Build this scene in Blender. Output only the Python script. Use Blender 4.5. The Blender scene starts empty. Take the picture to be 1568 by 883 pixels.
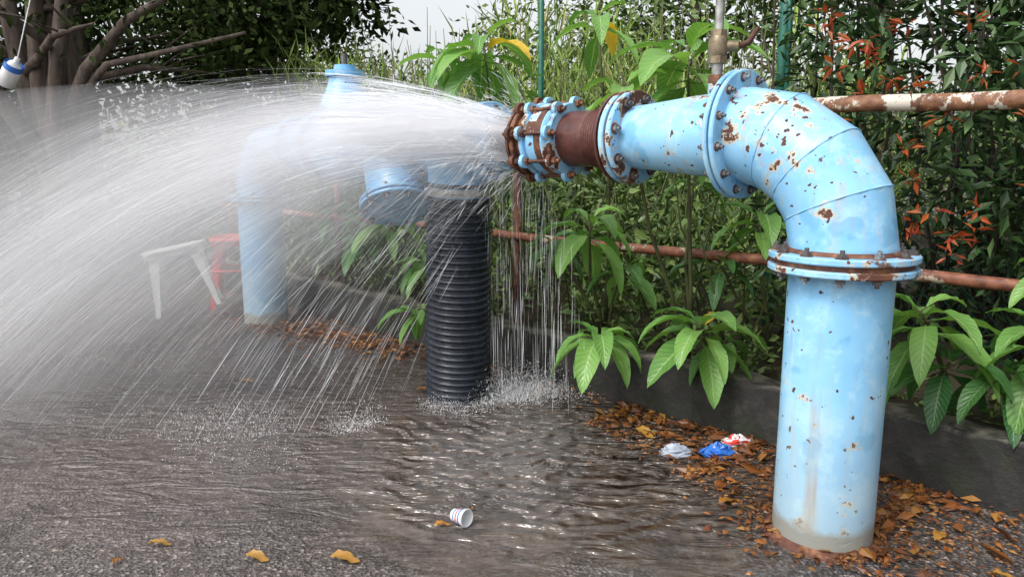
import bpy, math, random
import numpy as np
from mathutils import Vector, Matrix
random.seed(7); rng=np.random.default_rng(7)
scene=bpy.context.scene
scene.view_settings.view_transform='Standard'
scene.view_settings.look='None'
scene.view_settings.exposure=0

# ------------------------------------------------------------------ mesh builder
class MB:
    def __init__(s): s.v=[];s.f=[];s.m=[];s.s=[];s.uv=None
    def add(s,vs,fs,mat=0,smooth=True):
        o=len(s.v); s.v.extend([tuple(p) for p in vs])
        for f in fs: s.f.append(tuple(i+o for i in f))
        s.m.extend([mat]*len(fs)); s.s.extend([smooth]*len(fs))
    def bulk(s,V,F,mat=0,smooth=False):
        o=len(s.v); s.v.extend(V.tolist()); s.f.extend((F+o).tolist())
        s.m.extend([mat]*len(F)); s.s.extend([smooth]*len(F))
    def build(s,name,mats,parent=None,uv=None):
        me=bpy.data.meshes.new(name); me.from_pydata(s.v,[],s.f)
        for m in mats: me.materials.append(m)
        me.polygons.foreach_set('material_index',s.m); me.polygons.foreach_set('use_smooth',s.s)
        if uv is not None:
            l=me.uv_layers.new(name='UVMap')
            li=np.zeros(len(me.loops),dtype=np.int32); me.loops.foreach_get('vertex_index',li)
            l.data.foreach_set('uv',np.array(uv,dtype=np.float32)[li].ravel())
        me.update()
        ob=bpy.data.objects.new(name,me); scene.collection.objects.link(ob)
        if parent: ob.parent=parent
        return ob
def empty(name):
    e=bpy.data.objects.new(name,None); scene.collection.objects.link(e); e.empty_display_size=.1; return e
def frame(ax):
    ax=Vector(ax).normalized()
    h=Vector((0,0,1)) if abs(ax.z)<.9 else Vector((1,0,0))
    a=ax.cross(h).normalized(); b=ax.cross(a).normalized(); return ax,a,b
def revolve(mb,o,ax,prof,seg=48,mat=0,smooth=False,wob=0):
    o=Vector(o); ax,a,b=frame(ax)
    def ring(t,r):
        out=[]
        for i in range(seg):
            th=2*math.pi*i/seg; rr=r*(1+wob*math.sin(th*3+t*9))
            out.append(o+ax*t+(a*math.cos(th)+b*math.sin(th))*rr)
        return out
    if smooth:
        vs=[]; fs=[]
        for t,r in prof: vs+=ring(t,r)
        for k in range(len(prof)-1):
            for i in range(seg):
                j=(i+1)%seg; fs.append((k*seg+i,k*seg+j,(k+1)*seg+j,(k+1)*seg+i))
        mb.add(vs,fs,mat)
    else:
        for k in range(len(prof)-1):
            vs=ring(*prof[k])+ring(*prof[k+1])
            fs=[(i,(i+1)%seg,seg+(i+1)%seg,seg+i) for i in range(seg)]
            mb.add(vs,fs,mat)
def tube(mb,pts,rad,seg=8,mat=0,cap=True):
    pts=[Vector(p) for p in pts]; n=len(pts)
    if not hasattr(rad,'__len__'): rad=[rad]*n
    tg=[]
    for i in range(n):
        d=(pts[min(i+1,n-1)]-pts[max(i-1,0)]); tg.append(d.normalized() if d.length>1e-9 else Vector((0,0,1)))
    ax,a,b=frame(tg[0]); vs=[]; fs=[]
    for i in range(n):
        a=(a-tg[i]*a.dot(tg[i])).normalized(); b=tg[i].cross(a)
        for k in range(seg):
            th=2*math.pi*k/seg; vs.append(pts[i]+(a*math.cos(th)+b*math.sin(th))*rad[i])
    for i in range(n-1):
        for k in range(seg):
            j=(k+1)%seg; fs.append((i*seg+k,i*seg+j,(i+1)*seg+j,(i+1)*seg+k))
    if cap: fs.append(tuple(range(seg))[::-1]); fs.append(tuple((n-1)*seg+k for k in range(seg)))
    mb.add(vs,fs,mat)
def prism(mb,o,ax,r,h,n=6,mat=0,rot=0):
    o=Vector(o); ax,a,b=frame(ax)
    vs=[o+(a*math.cos(2*math.pi*i/n+rot)+b*math.sin(2*math.pi*i/n+rot))*r+ax*z for z in (0,h) for i in range(n)]
    fs=[(i,(i+1)%n,n+(i+1)%n,n+i) for i in range(n)]+[tuple(range(n))[::-1],tuple(range(n,2*n))]
    mb.add(vs,fs,mat,False)
def box(mb,c,sx,sy,sz,ax=(1,0,0),mat=0,up=(0,0,1)):
    c=Vector(c); x=Vector(ax).normalized(); z=Vector(up).normalized(); y=z.cross(x).normalized(); z=x.cross(y)
    vs=[c+x*sx*i/2+y*sy*j/2+z*sz*k/2 for i in(-1,1) for j in(-1,1) for k in(-1,1)]
    fs=[(0,1,3,2),(4,6,7,5),(0,4,5,1),(2,3,7,6),(0,2,6,4),(1,5,7,3)]
    mb.add(vs,fs,mat,False)

# ------------------------------------------------------------------ materials
class NM:
    def __init__(s,name):
        s.mat=bpy.data.materials.new(name); s.mat.use_nodes=True
        s.n=s.mat.node_tree.nodes; s.l=s.mat.node_tree.links
        s.b=s.n['Principled BSDF']; s.out=s.n['Material Output']; s.tc=s.n.new('ShaderNodeTexCoord')
    def lk(s,a,b): s.l.new(a,b)
    def mp(s,scale=(1,1,1),loc=(0,0,0),rot=(0,0,0),src=None):
        m=s.n.new('ShaderNodeMapping'); m.inputs['Scale'].default_value=scale; m.inputs['Location'].default_value=loc; m.inputs['Rotation'].default_value=rot
        s.lk(src or s.tc.outputs['Object'],m.inputs[0]); return m.outputs[0]
    def noise(s,sc,det=4,rough=.55,vec=None,dist=0):
        t=s.n.new('ShaderNodeTexNoise'); t.inputs['Scale'].default_value=sc; t.inputs['Detail'].default_value=det; t.inputs['Roughness'].default_value=rough; t.inputs['Distortion'].default_value=dist
        s.lk(vec or s.tc.outputs['Object'],t.inputs['Vector']); return t.outputs['Fac']
    def ramp(s,f,st,interp='LINEAR'):
        r=s.n.new('ShaderNodeValToRGB'); r.color_ramp.interpolation=interp; e=r.color_ramp.elements
        while len(e)<len(st): e.new(.5)
        for i,(p,c) in enumerate(st):
            e[i].position=p; e[i].color=(c,c,c,1) if not hasattr(c,'__len__') else (*c,1)
        s.lk(f,r.inputs[0]); return r.outputs[0]
    def mix(s,f,a,b,mode='MIX'):
        m=s.n.new('ShaderNodeMix'); m.data_type='RGBA'; m.blend_type=mode
        for i,v in ((0,f),(6,a),(7,b)):
            if hasattr(v,'is_linked'): s.lk(v,m.inputs[i])
            elif i==0: m.inputs[0].default_value=v
            else: m.inputs[i].default_value=(*v,1)
        return m.outputs[2]
    def m(s,op,a,b=0,c=0,clamp=False):
        n=s.n.new('ShaderNodeMath'); n.operation=op; n.use_clamp=clamp
        for i,v in enumerate((a,b,c)):
            if hasattr(v,'is_linked'): s.lk(v,n.inputs[i])
            else: n.inputs[i].default_value=v
        return n.outputs[0]
    def xyz(s,src=None):
        n=s.n.new('ShaderNodeSeparateXYZ'); s.lk(src or s.tc.outputs['Object'],n.inputs[0]); return n.outputs
    def bump(s,h,st=.3,d=.01,nrm=None):
        b=s.n.new('ShaderNodeBump'); b.inputs['Strength'].default_value=st; b.inputs['Distance'].default_value=d
        s.lk(h,b.inputs['Height'])
        if nrm: s.lk(nrm,b.inputs['Normal'])
        return b.outputs[0]
    def set(s,col=None,rough=None,nrm=None,metal=None,spec=None):
        for k,v in (('Base Color',col),('Roughness',rough),('Normal',nrm),('Metallic',metal),('Specular IOR Level',spec)):
            if v is None: continue
            if hasattr(v,'is_linked'): s.lk(v,s.b.inputs[k])
            elif hasattr(v,'__len__'): s.b.inputs[k].default_value=(*v,1)
            else: s.b.inputs[k].default_value=v
        return s.mat

def paint(name,chip=.66,rusty=.62,a=(.20,.49,.78),b=(.32,.62,.86),base_dirt=False,seed=0,dots=.865):
    k=NM(name)
    c=k.mix(k.ramp(k.noise(2.6,4,.6),[(.35,0),(.65,1)]),a,b)
    c=k.mix(k.ramp(k.noise(9,4,.7),[(.5,0),(.62,.45)]),c,(.50,.76,.89))
    st=k.noise(1,4,.6,k.mp((22,22,1.6)))
    c=k.mix(k.ramp(st,[(.54,0),(.74,.6)]),c,(.48,.43,.32))
    pat=k.ramp(k.noise(5.5,3,.5,k.mp(loc=(3,1,7))),[(.60,0),(.63,.5)])
    c=k.mix(pat,c,(.11,.36,.60))
    clus=k.noise(2.3,2,.5,k.mp(loc=(2+seed,9,1)))                       # where the paint is failing
    n0=k.noise(9,7,.66,k.mp(loc=(9,2+seed,4)))
    n1=k.m('ADD',n0,k.m('MULTIPLY',k.m('SUBTRACT',clus,.5),.42))
    rim=k.ramp(n1,[(chip-.045,0),(chip-.015,1)])
    c=k.mix(rim,c,k.mix(k.noise(5,2),(.52,.36,.18),(.62,.66,.64)))
    chipm=k.ramp(n1,[(chip,0),(chip+.008,1)])
    n2=k.noise(34,2,.5,k.mp(loc=(1,6,2)))
    sp=k.ramp(k.m('ADD',n2,k.m('MULTIPLY',clus,.35)),[(dots-.01,0),(dots,1)])
    chips=k.m('MAXIMUM',chipm,sp)
    c=k.mix(chips,c,k.mix(k.noise(60,2),(.035,.018,.013),(.17,.06,.035)))
    # rust weeping down from the bare spots
    wp_=k.noise(1,4,.6,k.mp((16,16,1.1),loc=(4,seed,2)))
    c=k.mix(k.m('MULTIPLY',k.ramp(wp_,[(.58,0),(.70,.7)]),k.ramp(clus,[(.42,0),(.6,1)])),c,(.36,.22,.12))
    if rusty<1:
        r=k.ramp(k.noise(7,7,.7,k.mp(loc=(4,4,1))),[(rusty,0),(rusty+.05,1)])
        c=k.mix(r,c,k.mix(k.noise(40,3),(.06,.025,.015),(.25,.11,.05)))
        chips=k.m('MAXIMUM',chips,r)
    if base_dirt:
        z=k.xyz()[2]; zz=k.m('ADD',z,k.m('MULTIPLY',k.noise(9,4,.6),-.10))
        c=k.mix(k.ramp(zz,[(.02,1),(.055,0)]),c,(.13,.118,.105))
        c=k.mix(k.ramp(zz,[(.05,.5),(.5,0)]),c,(.40,.42,.38))
    h=k.m('MULTIPLY',chips,-1)
    return k.set(c,k.m('MULTIPLY_ADD',chips,.4,.36),k.bump(h,.5,.003))
M={}
M['paint']=paint('light_blue_paint',.675,1,base_dirt=True,dots=.88)
M['paintr']=paint('weathered_blue_paint',.57,.57)
M['painte']=paint('elbow_blue_paint',.635,1,seed=4,dots=.875)
M['paintf']=paint('far_blue_paint',.72,1,(.13,.38,.68),(.22,.50,.77),True,3,.9)
def rust(name,a,b,c,rough=.7):
    k=NM(name); n=k.noise(14,6,.68)
    col=k.ramp(n,[(.3,a),(.5,b),(.68,c)])
    col=k.mix(k.ramp(k.noise(90,2),[(.4,0),(.7,.6)]),col,a)
    return k.set(col,rough,k.bump(k.noise(50,4,.7),.6,.004))
M['rust']=rust('rusty_iron',(.035,.018,.014),(.14,.05,.028),(.36,.17,.08))
M['brown']=rust('brown_primer',(.06,.022,.018),(.11,.036,.028),(.16,.065,.045),.36)
M['bolt']=rust('bolt_steel',(.05,.05,.055),(.12,.10,.09),(.30,.40,.48),.5)
k=NM('rail_paint'); n=k.noise(7,6,.7,k.mp(loc=(2,0,0)))
col=k.ramp(k.noise(20,4,.6),[(.35,(.10,.035,.022)),(.6,(.24,.085,.045)),(.75,(.32,.16,.09))])
col=k.mix(k.ramp(n,[(.56,0),(.6,1)]),col,(.42,.36,.28)); M['rail']=k.set(col,.6,k.bump(n,.4,.003))
k=NM('rail_white_peel'); n=k.noise(9,6,.7,k.mp((1,1,.6),loc=(2,5,0)))
col=k.ramp(k.noise(24,4,.6),[(.35,(.12,.05,.03)),(.6,(.26,.12,.06)),(.75,(.34,.2,.12))])
col=k.mix(k.ramp(n,[(.54,0),(.57,1)]),col,(.6,.55,.47)); M['rail2']=k.set(col,.65,k.bump(n,.5,.003))
k=NM('black_corrugated_plastic'); M['hose']=k.set(k.ramp(k.noise(8,4),[(.3,(.012,.015,.024)),(.7,(.04,.048,.065))]),k.ramp(k.noise(20,3),[(.3,.14),(.7,.38)]))
k=NM('galvanised_steel'); M['galv']=k.set(k.ramp(k.noise(30,4),[(.3,(.22,.22,.21)),(.7,(.5,.5,.48))]),.4,metal=.5)
k=NM('brass'); M['brass']=k.set(k.ramp(k.noise(30,4),[(.3,(.14,.10,.06)),(.7,(.33,.27,.18))]),.45,metal=.4)
k=NM('green_fence_coat'); M['green']=k.set(k.ramp(k.noise(15,3),[(.3,(.01,.08,.06)),(.7,(.02,.16,.11))]),.5)
k=NM('concrete_kerb_wall')
z=k.xyz()[2]; n=k.noise(6,8,.7)
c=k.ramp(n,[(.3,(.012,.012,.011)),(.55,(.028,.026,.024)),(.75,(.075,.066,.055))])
c=k.mix(k.ramp(k.m('ADD',z,k.m('MULTIPLY',k.noise(11,5,.7),.08)),[(.312,0),(.335,.8)]),c,(.22,.20,.16))  # lit top of the wall painted in as a paler colour
c=k.mix(k.ramp(k.noise(4,4,.6,k.mp(loc=(5,5,0))),[(.5,0),(.65,.65)]),c,(.024,.034,.015))
c=k.mix(k.ramp(k.noise(1,4,.6,k.mp((14,14,1.2))),[(.55,0),(.7,.6)]),c,(.010,.010,.010))
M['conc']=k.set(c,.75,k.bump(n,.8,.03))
k=NM('bark'); n=k.noise(1,6,.7,k.mp((9,9,2)))
M['bark']=k.set(k.ramp(n,[(.3,(.04,.028,.022)),(.5,(.10,.075,.06)),(.72,(.22,.18,.15))]),.9,k.bump(n,.8,.03))
k=NM('dark_bark'); n=k.noise(1,4,.7,k.mp((9,9,2)))
M['dbark']=k.set(k.ramp(n,[(.3,(.02,.016,.013)),(.7,(.09,.07,.055))]),.9)
k=NM('soil'); n=k.noise(7,6,.7)
M['soil']=k.set(k.ramp(n,[(.3,(.02,.016,.01)),(.55,(.05,.038,.02)),(.7,(.05,.06,.02))]),.9)

def leafmat(name,cols,rough=.42,trans=.25,spec=.5,mul=1.0,plain=False):
    cols=[tuple(x*mul for x in c) for c in cols]
    k=NM(name); g=k.n.new('ShaderNodeNewGeometry')
    st=[(i/(len(cols)-1),c) for i,c in enumerate(cols)]
    c=k.ramp(g.outputs['Random Per Island'],st)
    c=k.mix(k.ramp(k.noise(1.3,1,.6),[(.35,.0),(.62,.5)]),c,tuple(x*.4 for x in cols[0]))
    if plain:
        d=k.n.new('ShaderNodeBsdfDiffuse'); k.lk(c,d.inputs[0]); k.lk(d.outputs[0],k.out.inputs[0]); k.n.remove(k.b); return k.mat
    k.set(c,rough,spec=spec)
    if trans>0:
        t=k.n.new('ShaderNodeBsdfTranslucent'); k.lk(k.mix(1,c,(1.6,1.7,.9),'MULTIPLY'),t.inputs[0])
        mx=k.n.new('ShaderNodeMixShader'); mx.inputs[0].default_value=trans
        k.lk(k.b.outputs[0],mx.inputs[1]); k.lk(t.outputs[0],mx.inputs[2]); k.lk(mx.outputs[0],k.out.inputs[0])
    return k.mat
M['hedge']=leafmat('hedge_leaf',[(.014,.035,.012),(.026,.06,.018),(.048,.095,.028),(.034,.08,.022),(.08,.13,.045)],mul=1.5,trans=0)
M['under']=leafmat('undergrowth_leaf',[(.05,.09,.02),(.09,.16,.03),(.17,.24,.065),(.07,.12,.03)],mul=1.35,trans=0)
M['grass']=leafmat('bamboo_grass_leaf',[(.13,.20,.04),(.22,.32,.08),(.28,.34,.11),(.16,.25,.07),(.27,.23,.11)],mul=1.4,plain=True)
M['tree']=leafmat('tree_leaf',[(.02,.035,.015),(.04,.06,.02),(.07,.095,.03),(.03,.05,.018)],mul=1.4,plain=True)
M['treel']=leafmat('light_tree_leaf',[(.10,.14,.04),(.17,.23,.07),(.24,.28,.11),(.12,.17,.05)],mul=1.4,plain=True)
M['red']=leafmat('young_red_leaf',[(.50,.08,.03),(.62,.15,.04),(.40,.05,.035),(.58,.22,.07)],.4,.3)
M['litter']=leafmat('dead_leaf',[(.11,.035,.012),(.36,.13,.025),(.20,.06,.015),(.07,.03,.016),(.42,.20,.05),(.15,.05,.02)],.36,0)
M['yleaf']=leafmat('yellow_leaf',[(.45,.22,.04),(.55,.33,.07),(.42,.16,.03)],.45,.1)
def broad(name,a,b,rib):
    k=NM(name); uv=k.tc.outputs['UV']; s=k.xyz(uv)
    au=k.m('ABSOLUTE',k.m('SUBTRACT',s[0],.5))
    g=k.n.new('ShaderNodeNewGeometry')
    c=k.mix(g.outputs['Random Per Island'],a,b)
    vein=k.m('SINE',k.m('MULTIPLY',k.m('SUBTRACT',s[1],k.m('MULTIPLY',au,.35)),75))
    c=k.mix(k.ramp(vein,[(.80,0),(1,.35)]),c,rib)
    c=k.mix(k.ramp(au,[(.015,.8),(.045,0)]),c,rib)
    c=k.mix(k.ramp(k.noise(14,3),[(.5,0),(.75,.3)]),c,tuple(x*.5 for x in a))
    k.set(c,.36,k.bump(vein,.25,.004))
    t=k.n.new('ShaderNodeBsdfTranslucent'); k.lk(k.mix(1,c,(1.6,1.6,.8),'MULTIPLY'),t.inputs[0])
    mx=k.n.new('ShaderNodeMixShader'); mx.inputs[0].default_value=.28
    k.lk(k.b.outputs[0],mx.inputs[1]); k.lk(t.outputs[0],mx.inputs[2]); k.lk(mx.outputs[0],k.out.inputs[0]); return k.mat
M['broad']=broad('broad_leaf',(.08,.22,.045),(.22,.42,.10),(.36,.52,.2))
M['broadd']=broad('broad_leaf_dark',(.035,.12,.035),(.09,.22,.06),(.2,.34,.13))
M['broady']=broad('broad_leaf_yellow',(.65,.42,.03),(.70,.48,.04),(.6,.5,.12))
k=NM('green_stem'); M['stem']=k.set(k.ramp(k.noise(9,3),[(.3,(.05,.045,.02)),(.7,(.10,.12,.04))]),.6)
k=NM('aerated_water_spray'); d=k.n.new('ShaderNodeBsdfDiffuse'); d.inputs[0].default_value=(.93,.94,.96,1)
t=k.n.new('ShaderNodeBsdfTranslucent'); t.inputs[0].default_value=(.93,.94,.96,1); mx=k.n.new('ShaderNodeMixShader'); mx.inputs[0].default_value=.4
k.lk(d.outputs[0],mx.inputs[1]); k.lk(t.outputs[0],mx.inputs[2]); k.lk(mx.outputs[0],k.out.inputs[0]); M['spray']=k.mat
# mist sheet : uv = (elevation parameter, time of flight)
def mistmat(name,seed,dens):
    k=NM(name); u,v,_=k.xyz(k.tc.outputs['UV'])
    top=k.ramp(u,[(.0,.0),(.30,.04),(.52,.15),(.70,.50),(.82,.95),(.89,.80),(.945,.35),(1,0)],'EASE')
    fall=k.m('DIVIDE',1.0,k.m('MULTIPLY_ADD',v,5.0,1.0))       # droplets spread apart with flight time
    st=k.noise(1,3,.6,k.mp((38,.8,1),loc=(seed,seed*2,0),src=k.tc.outputs['UV']))
    lo=k.noise(1,2,.5,k.mp((6,1.8,1),loc=(seed,seed*5,0),src=k.tc.outputs['UV']))
    s_=k.ramp(k.m('ADD',k.m('MULTIPLY',st,.4),k.m('MULTIPLY',lo,.6)),[(.32,.5),(.68,1.15)])
    al=k.m('MULTIPLY',k.m('MULTIPLY',k.m('MULTIPLY',top,fall),s_),dens)
    endf=k.ramp(v,[(.0,1),(.55,.9),(.92,0)],'EASE')
    al=k.m('MULTIPLY',al,endf,0,True)
    d=k.n.new('ShaderNodeBsdfDiffuse'); d.inputs[0].default_value=(.94,.93,.96,1)
    t=k.n.new('ShaderNodeBsdfTranslucent'); t.inputs[0].default_value=(.94,.93,.96,1)
    m1=k.n.new('ShaderNodeMixShader'); m1.inputs[0].default_value=.42
    k.lk(d.outputs[0],m1.inputs[1]); k.lk(t.outputs[0],m1.inputs[2])
    tr=k.n.new('ShaderNodeBsdfTransparent'); m2=k.n.new('ShaderNodeMixShader')
    k.lk(al,m2.inputs[0]); k.lk(tr.outputs[0],m2.inputs[1]); k.lk(m1.outputs[0],m2.inputs[2]); k.lk(m2.outputs[0],k.out.inputs[0]); return k.mat
def plastic(name,col,rough=.35):
    k=NM(name); return k.set(k.mix(k.ramp(k.noise(12,3,.6),[(.4,0),(.75,.5)]),col,tuple(x*.6+.02 for x in col)),rough)
M['pgrey']=plastic('grey_plastic',(.58,.59,.56)); M['pred']=plastic('red_plastic',(.68,.06,.05))
M['pblue']=plastic('blue_plastic_film',(.04,.18,.62),.2); M['pwhite']=plastic('white_plastic_film',(.76,.76,.76),.3); M['pgl']=plastic('pale_plastic_film',(.38,.42,.50),.15)

# ------------------------------------------------------------------ ground
k=NM('wet_asphalt'); x,y,z=k.xyz()
def ell(cx,cy,rx,ry):
    a=k.m('DIVIDE',k.m('SUBTRACT',x,cx),rx); b=k.m('DIVIDE',k.m('SUBTRACT',y,cy),ry)
    return k.m('SQRT',k.m('ADD',k.m('MULTIPLY',a,a),k.m('MULTIPLY',b,b)))
big=k.noise(1.3,4,.6)
bg=k.m('MULTIPLY',k.m('SUBTRACT',big,.5),1.8)
pud=k.ramp(k.m('ADD',ell(.25,3.0,1.15,1.25),bg),[(.65,1),(1.2,0)])
wet=k.ramp(k.m('ADD',ell(-1.0,3.6,2.6,1.5),k.m('MULTIPLY',bg,-.9)),[(.5,1),(1.2,0)])
gr=k.noise(70,3,.7); 
vo=k.n.new('ShaderNodeTexVoronoi'); vo.inputs['Scale'].default_value=85; k.lk(k.tc.outputs['Object'],vo.inputs['Vector'])
stone=k.ramp(vo.outputs['Color'],[(.25,(.028,.026,.027)),(.5,(.080,.073,.072)),(.72,(.15,.138,.135)),(.88,(.34,.32,.315))])
base=k.mix(k.ramp(gr,[(.42,.0),(.60,.8)]),stone,(.038,.035,.035))
base=k.mix(k.ramp(k.noise(.7,3,.6,k.mp(loc=(1,7,0))),[(.35,0),(.65,1)]),base,k.mix(1,base,(1.3,1.12,1.0),'MULTIPLY'))
base=k.mix(k.ramp(k.noise(1.9,3,.6,k.mp(loc=(8,3,0))),[(.54,0),(.68,.75)]),base,k.mix(1,base,(.35,.33,.33),'MULTIPLY'))
c=k.mix(k.m('MULTIPLY',wet,.6),base,(.115,.090,.080))
mud=k.ramp(k.noise(3.2,5,.65),[(.3,(.045,.035,.030)),(.7,(.14,.110,.090))])
c=k.mix(k.m('MULTIPLY',pud,.85),c,mud)
rg=k.mix(wet,(.48,)*3,k.ramp(big,[(.35,.12),(.65,.30)]))
rg=k.mix(pud,rg,(.045,)*3)
h=k.m('MULTIPLY',k.m('ADD',vo.outputs['Distance'],gr),k.m('MULTIPLY_ADD',k.m('MAXIMUM',pud,k.m('MULTIPLY',wet,.55)),-.94,1.0))
b1=k.bump(h,.8,.010)
rp=k.noise(1,3,.55,k.mp((3.4,10,1),rot=(0,0,.30)),1.4)
near=k.ramp(ell(.30,3.1,1.0,.95),[(.3,1),(1.2,.2)])
wv=k.n.new('ShaderNodeTexWave'); wv.wave_type='RINGS'; wv.rings_direction='SPHERICAL'; wv.inputs['Scale'].default_value=2.9; wv.inputs['Distortion'].default_value=9; wv.inputs['Detail'].default_value=2; wv.inputs['Detail Scale'].default_value=1.5
k.lk(k.mp(loc=(-.05,-3.95,0)),wv.inputs['Vector'])
wavw=k.m('MULTIPLY',k.m('ADD',rp,k.m('MULTIPLY',wv.outputs['Fac'],.32)),k.m('MULTIPLY',pud,near))
rr=k.m('ADD',wavw,k.m('MULTIPLY',k.m('MULTIPLY',rp,wet),.45))
b2=k.bump(rr,1.0,.12,b1)
M['asphalt']=k.set(c,rg,b2,spec=.65)
mb=MB(); S=300
mb.add([(-S,-20,0),(S,-20,0),(S,S,0),(-S,S,0)],[(0,1,2,3)],0,False); mb.build('ground',[M['asphalt']])

def W(t,o,z): return Vector((1.875-.704*t+.71*o,2.52+.71*t+.704*o,z))
mb=MB(); N=40; vs=[];fs=[]
for i in range(N+1):
    for j in range(N+1):
        t=-6+14*i/N; o=.12+11*j/N
        vs.append(W(t,o,.16+.05*math.sin(t*3+j)+.10*(1-math.exp(-o))+.04*random.random() - (.3 if i==N else 0)))
for i in range(N):
    for j in range(N): q=i*(N+1)+j; fs.append((q,q+1,q+N+2,q+N+1))
mb.add(vs,fs); mb.build('soil_bank',[M['soil']])
mb=MB(); N=160; pr=[(0,0),(-.004,.14),(0.0,.265),(.018,.285),(.07,.29),(.13,.287),(.15,.27),(.15,0)]
vs=[];fs=[]
for i in range(N+1):
    t=-6+13.6*i/N
    for j,(o,zz) in enumerate(pr):
        q=.008*math.sin(t*7+j)+random.uniform(-.008,.008); vs.append(W(t,o+q,zz+(q if zz>0 else -.02)))
m_=len(pr)
for i in range(N):
    for j in range(m_-1): q=i*m_+j; fs.append((q,q+1,q+m_+1,q+m_))
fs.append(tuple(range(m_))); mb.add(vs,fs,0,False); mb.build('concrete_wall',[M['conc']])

# ------------------------------------------------------------------ pipework
AZ=1.385; P1=Vector((1.091,2.424,0)); d1=Vector((-.69,.724,0)).normalized()
Q1=P1+d1*1.532; P2=Vector((-2.004,5.91,0)); d2=(P2-Q1).normalized(); L2=(P2-Q1).length
def A(s,z=AZ): return Vector((*(P1+d1*s).xy,z))
def B(s,z=AZ): return Vector((*(Q1+d2*s).xy,z))
def flange(mb,o,ax,r,th=.026,nb=12,rb=None,hole=0,mat=0,mb_mat=1,rustm=2,gap=.008,bs=.014,two=True,rin=.1,phase=.1):
    """pair of bolted discs centred on o"""
    o=Vector(o); ax,a,b=frame(ax); rb=rb or r*.86
    def disc(t0,t1):
        c=.004
        revolve(mb,o,ax,[(t0,rin),(t0,r-c),(t0+c,r),(t1-c,r),(t1,r-c),(t1,rin)],56,mat)
    if two:
        disc(-gap/2-th,-gap/2); disc(gap/2,gap/2+th); revolve(mb,o,ax,[(-gap/2,r*.93),(gap/2,r*.93)],48,rustm); T=gap/2+th
    else: disc(-th/2,th/2); T=th/2
    for i in range(nb):
        th_=2*math.pi*i/nb+phase; p=o+(a*math.cos(th_)+b*math.sin(th_))*rb
        for sg in (-1,1):
            prism(mb,p+ax*sg*T,ax*sg,bs*1.35,.003,14,rustm)
            prism(mb,p+ax*sg*(T+.003),ax*sg,bs,.012,6,mb_mat,random.random())
            prism(mb,p+ax*sg*(T+.015),ax*sg,bs*.5,.012,8,mb_mat)
def elbow(mb,corner_pt,dirh,R,r,nseg=4,mat=0,a0=0):
    c=corner_pt+dirh*R+Vector((0,0,-R)); pts=[]
    for i in range(nseg+1):
        th=math.pi/2*i/nseg
        pts.append(c-dirh*R*math.cos(th)+Vector((0,0,R*math.sin(th))))
    def nrm(i):
        th=math.pi/2*i/nseg; return (dirh*math.sin(th)+Vector((0,0,math.cos(th)))).normalized()
    side=dirh.cross(Vector((0,0,1))).normalized(); seg=56
    rings=[]
    for i in range(nseg+1):
        n=nrm(i); up=side.cross(n).normalized(); k_=1 if i in(0,nseg) else 1/math.cos(math.pi/4/nseg)
        rings.append([pts[i]+side*math.cos(2*math.pi*j/seg)*r+up*math.sin(2*math.pi*j/seg)*r*k_ for j in range(seg)])
    for i in range(nseg):
        mb.add(rings[i]+rings[i+1],[(j,(j+1)%seg,seg+(j+1)%seg,seg+j) for j in range(seg)],mat)
    for i in range(1,nseg):
        ring=[pts[i]+(p-pts[i])*1.001 for p in rings[i]]; tube(mb,ring+[ring[0]],[.0028+.0012*math.sin(j*1.9) for j in range(seg+1)],6,mat,False)
wp=empty('water_pipe')
mats=[M['paint'],M['bolt'],M['rust'],M['paintr'],M['brown'],M['paintf'],M['painte']]
up=Vector((0,0,1))
mb=MB(); revolve(mb,P1,up,[(-.05,.165),(.955,.165)],64,0); revolve(mb,P1,up,[(.0,.20),(.010,.185),(.02,.166)],40,2)
mb.build('near_riser',mats,wp)
mb=MB(); flange(mb,P1+up*.968,up,.232,.022,12,.205,mat=3,gap=.018,bs=.015,rin=.16); revolve(mb,P1+up*.918,up,[(0,.167),(.022,.182),(.022,.165)],56,3)
revolve(mb,P1+up*1.0,up,[(0,.185),(.008,.176),(.012,.168)],56,2)
mb.build('riser_flange',mats,wp)
mb=MB(); elbow(mb,Vector((*P1.xy,AZ)),d1,.375,.168,4,6); revolve(mb,P1+up*.99,up,[(0,.168),(.03,.168)],56,6)
mb.build('near_elbow',mats,wp)
mb=MB(); flange(mb,A(.392),d1,.226,.018,12,.2,mat=0,gap=.008,bs=.012,rin=.14,phase=.3); mb.build('elbow_flange',mats,wp)
mb=MB(); revolve(mb,A(.40),d1,[(0,.150),(.10,.150)],56,6); revolve(mb,A(.50),d1,[(0,.150),(.06,.148),(.28,.128),(.36,.124)],56,6,True); mb.build('reducer',mats,wp)
mb=MB(); flange(mb,A(.875),d1,.185,.024,8,.155,mat=3,gap=.012,bs=.017,rin=.12,phase=.2)
revolve(mb,A(.915),d1,[(0,.10),(0,.183),(.012,.183),(.012,.10)],48,4); mb.build('reducer_flange',mats,wp)
mb=MB(); revolve(mb,A(.90),d1,[(0,.118),(.36,.118)],48,4)
for i in range(9): revolve(mb,A(.95+i*.012),d1,[(0,.118),(.003,.121),(.006,.118)],48,4)
mb.build('brown_spool',mats,wp)
mb=MB()
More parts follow.
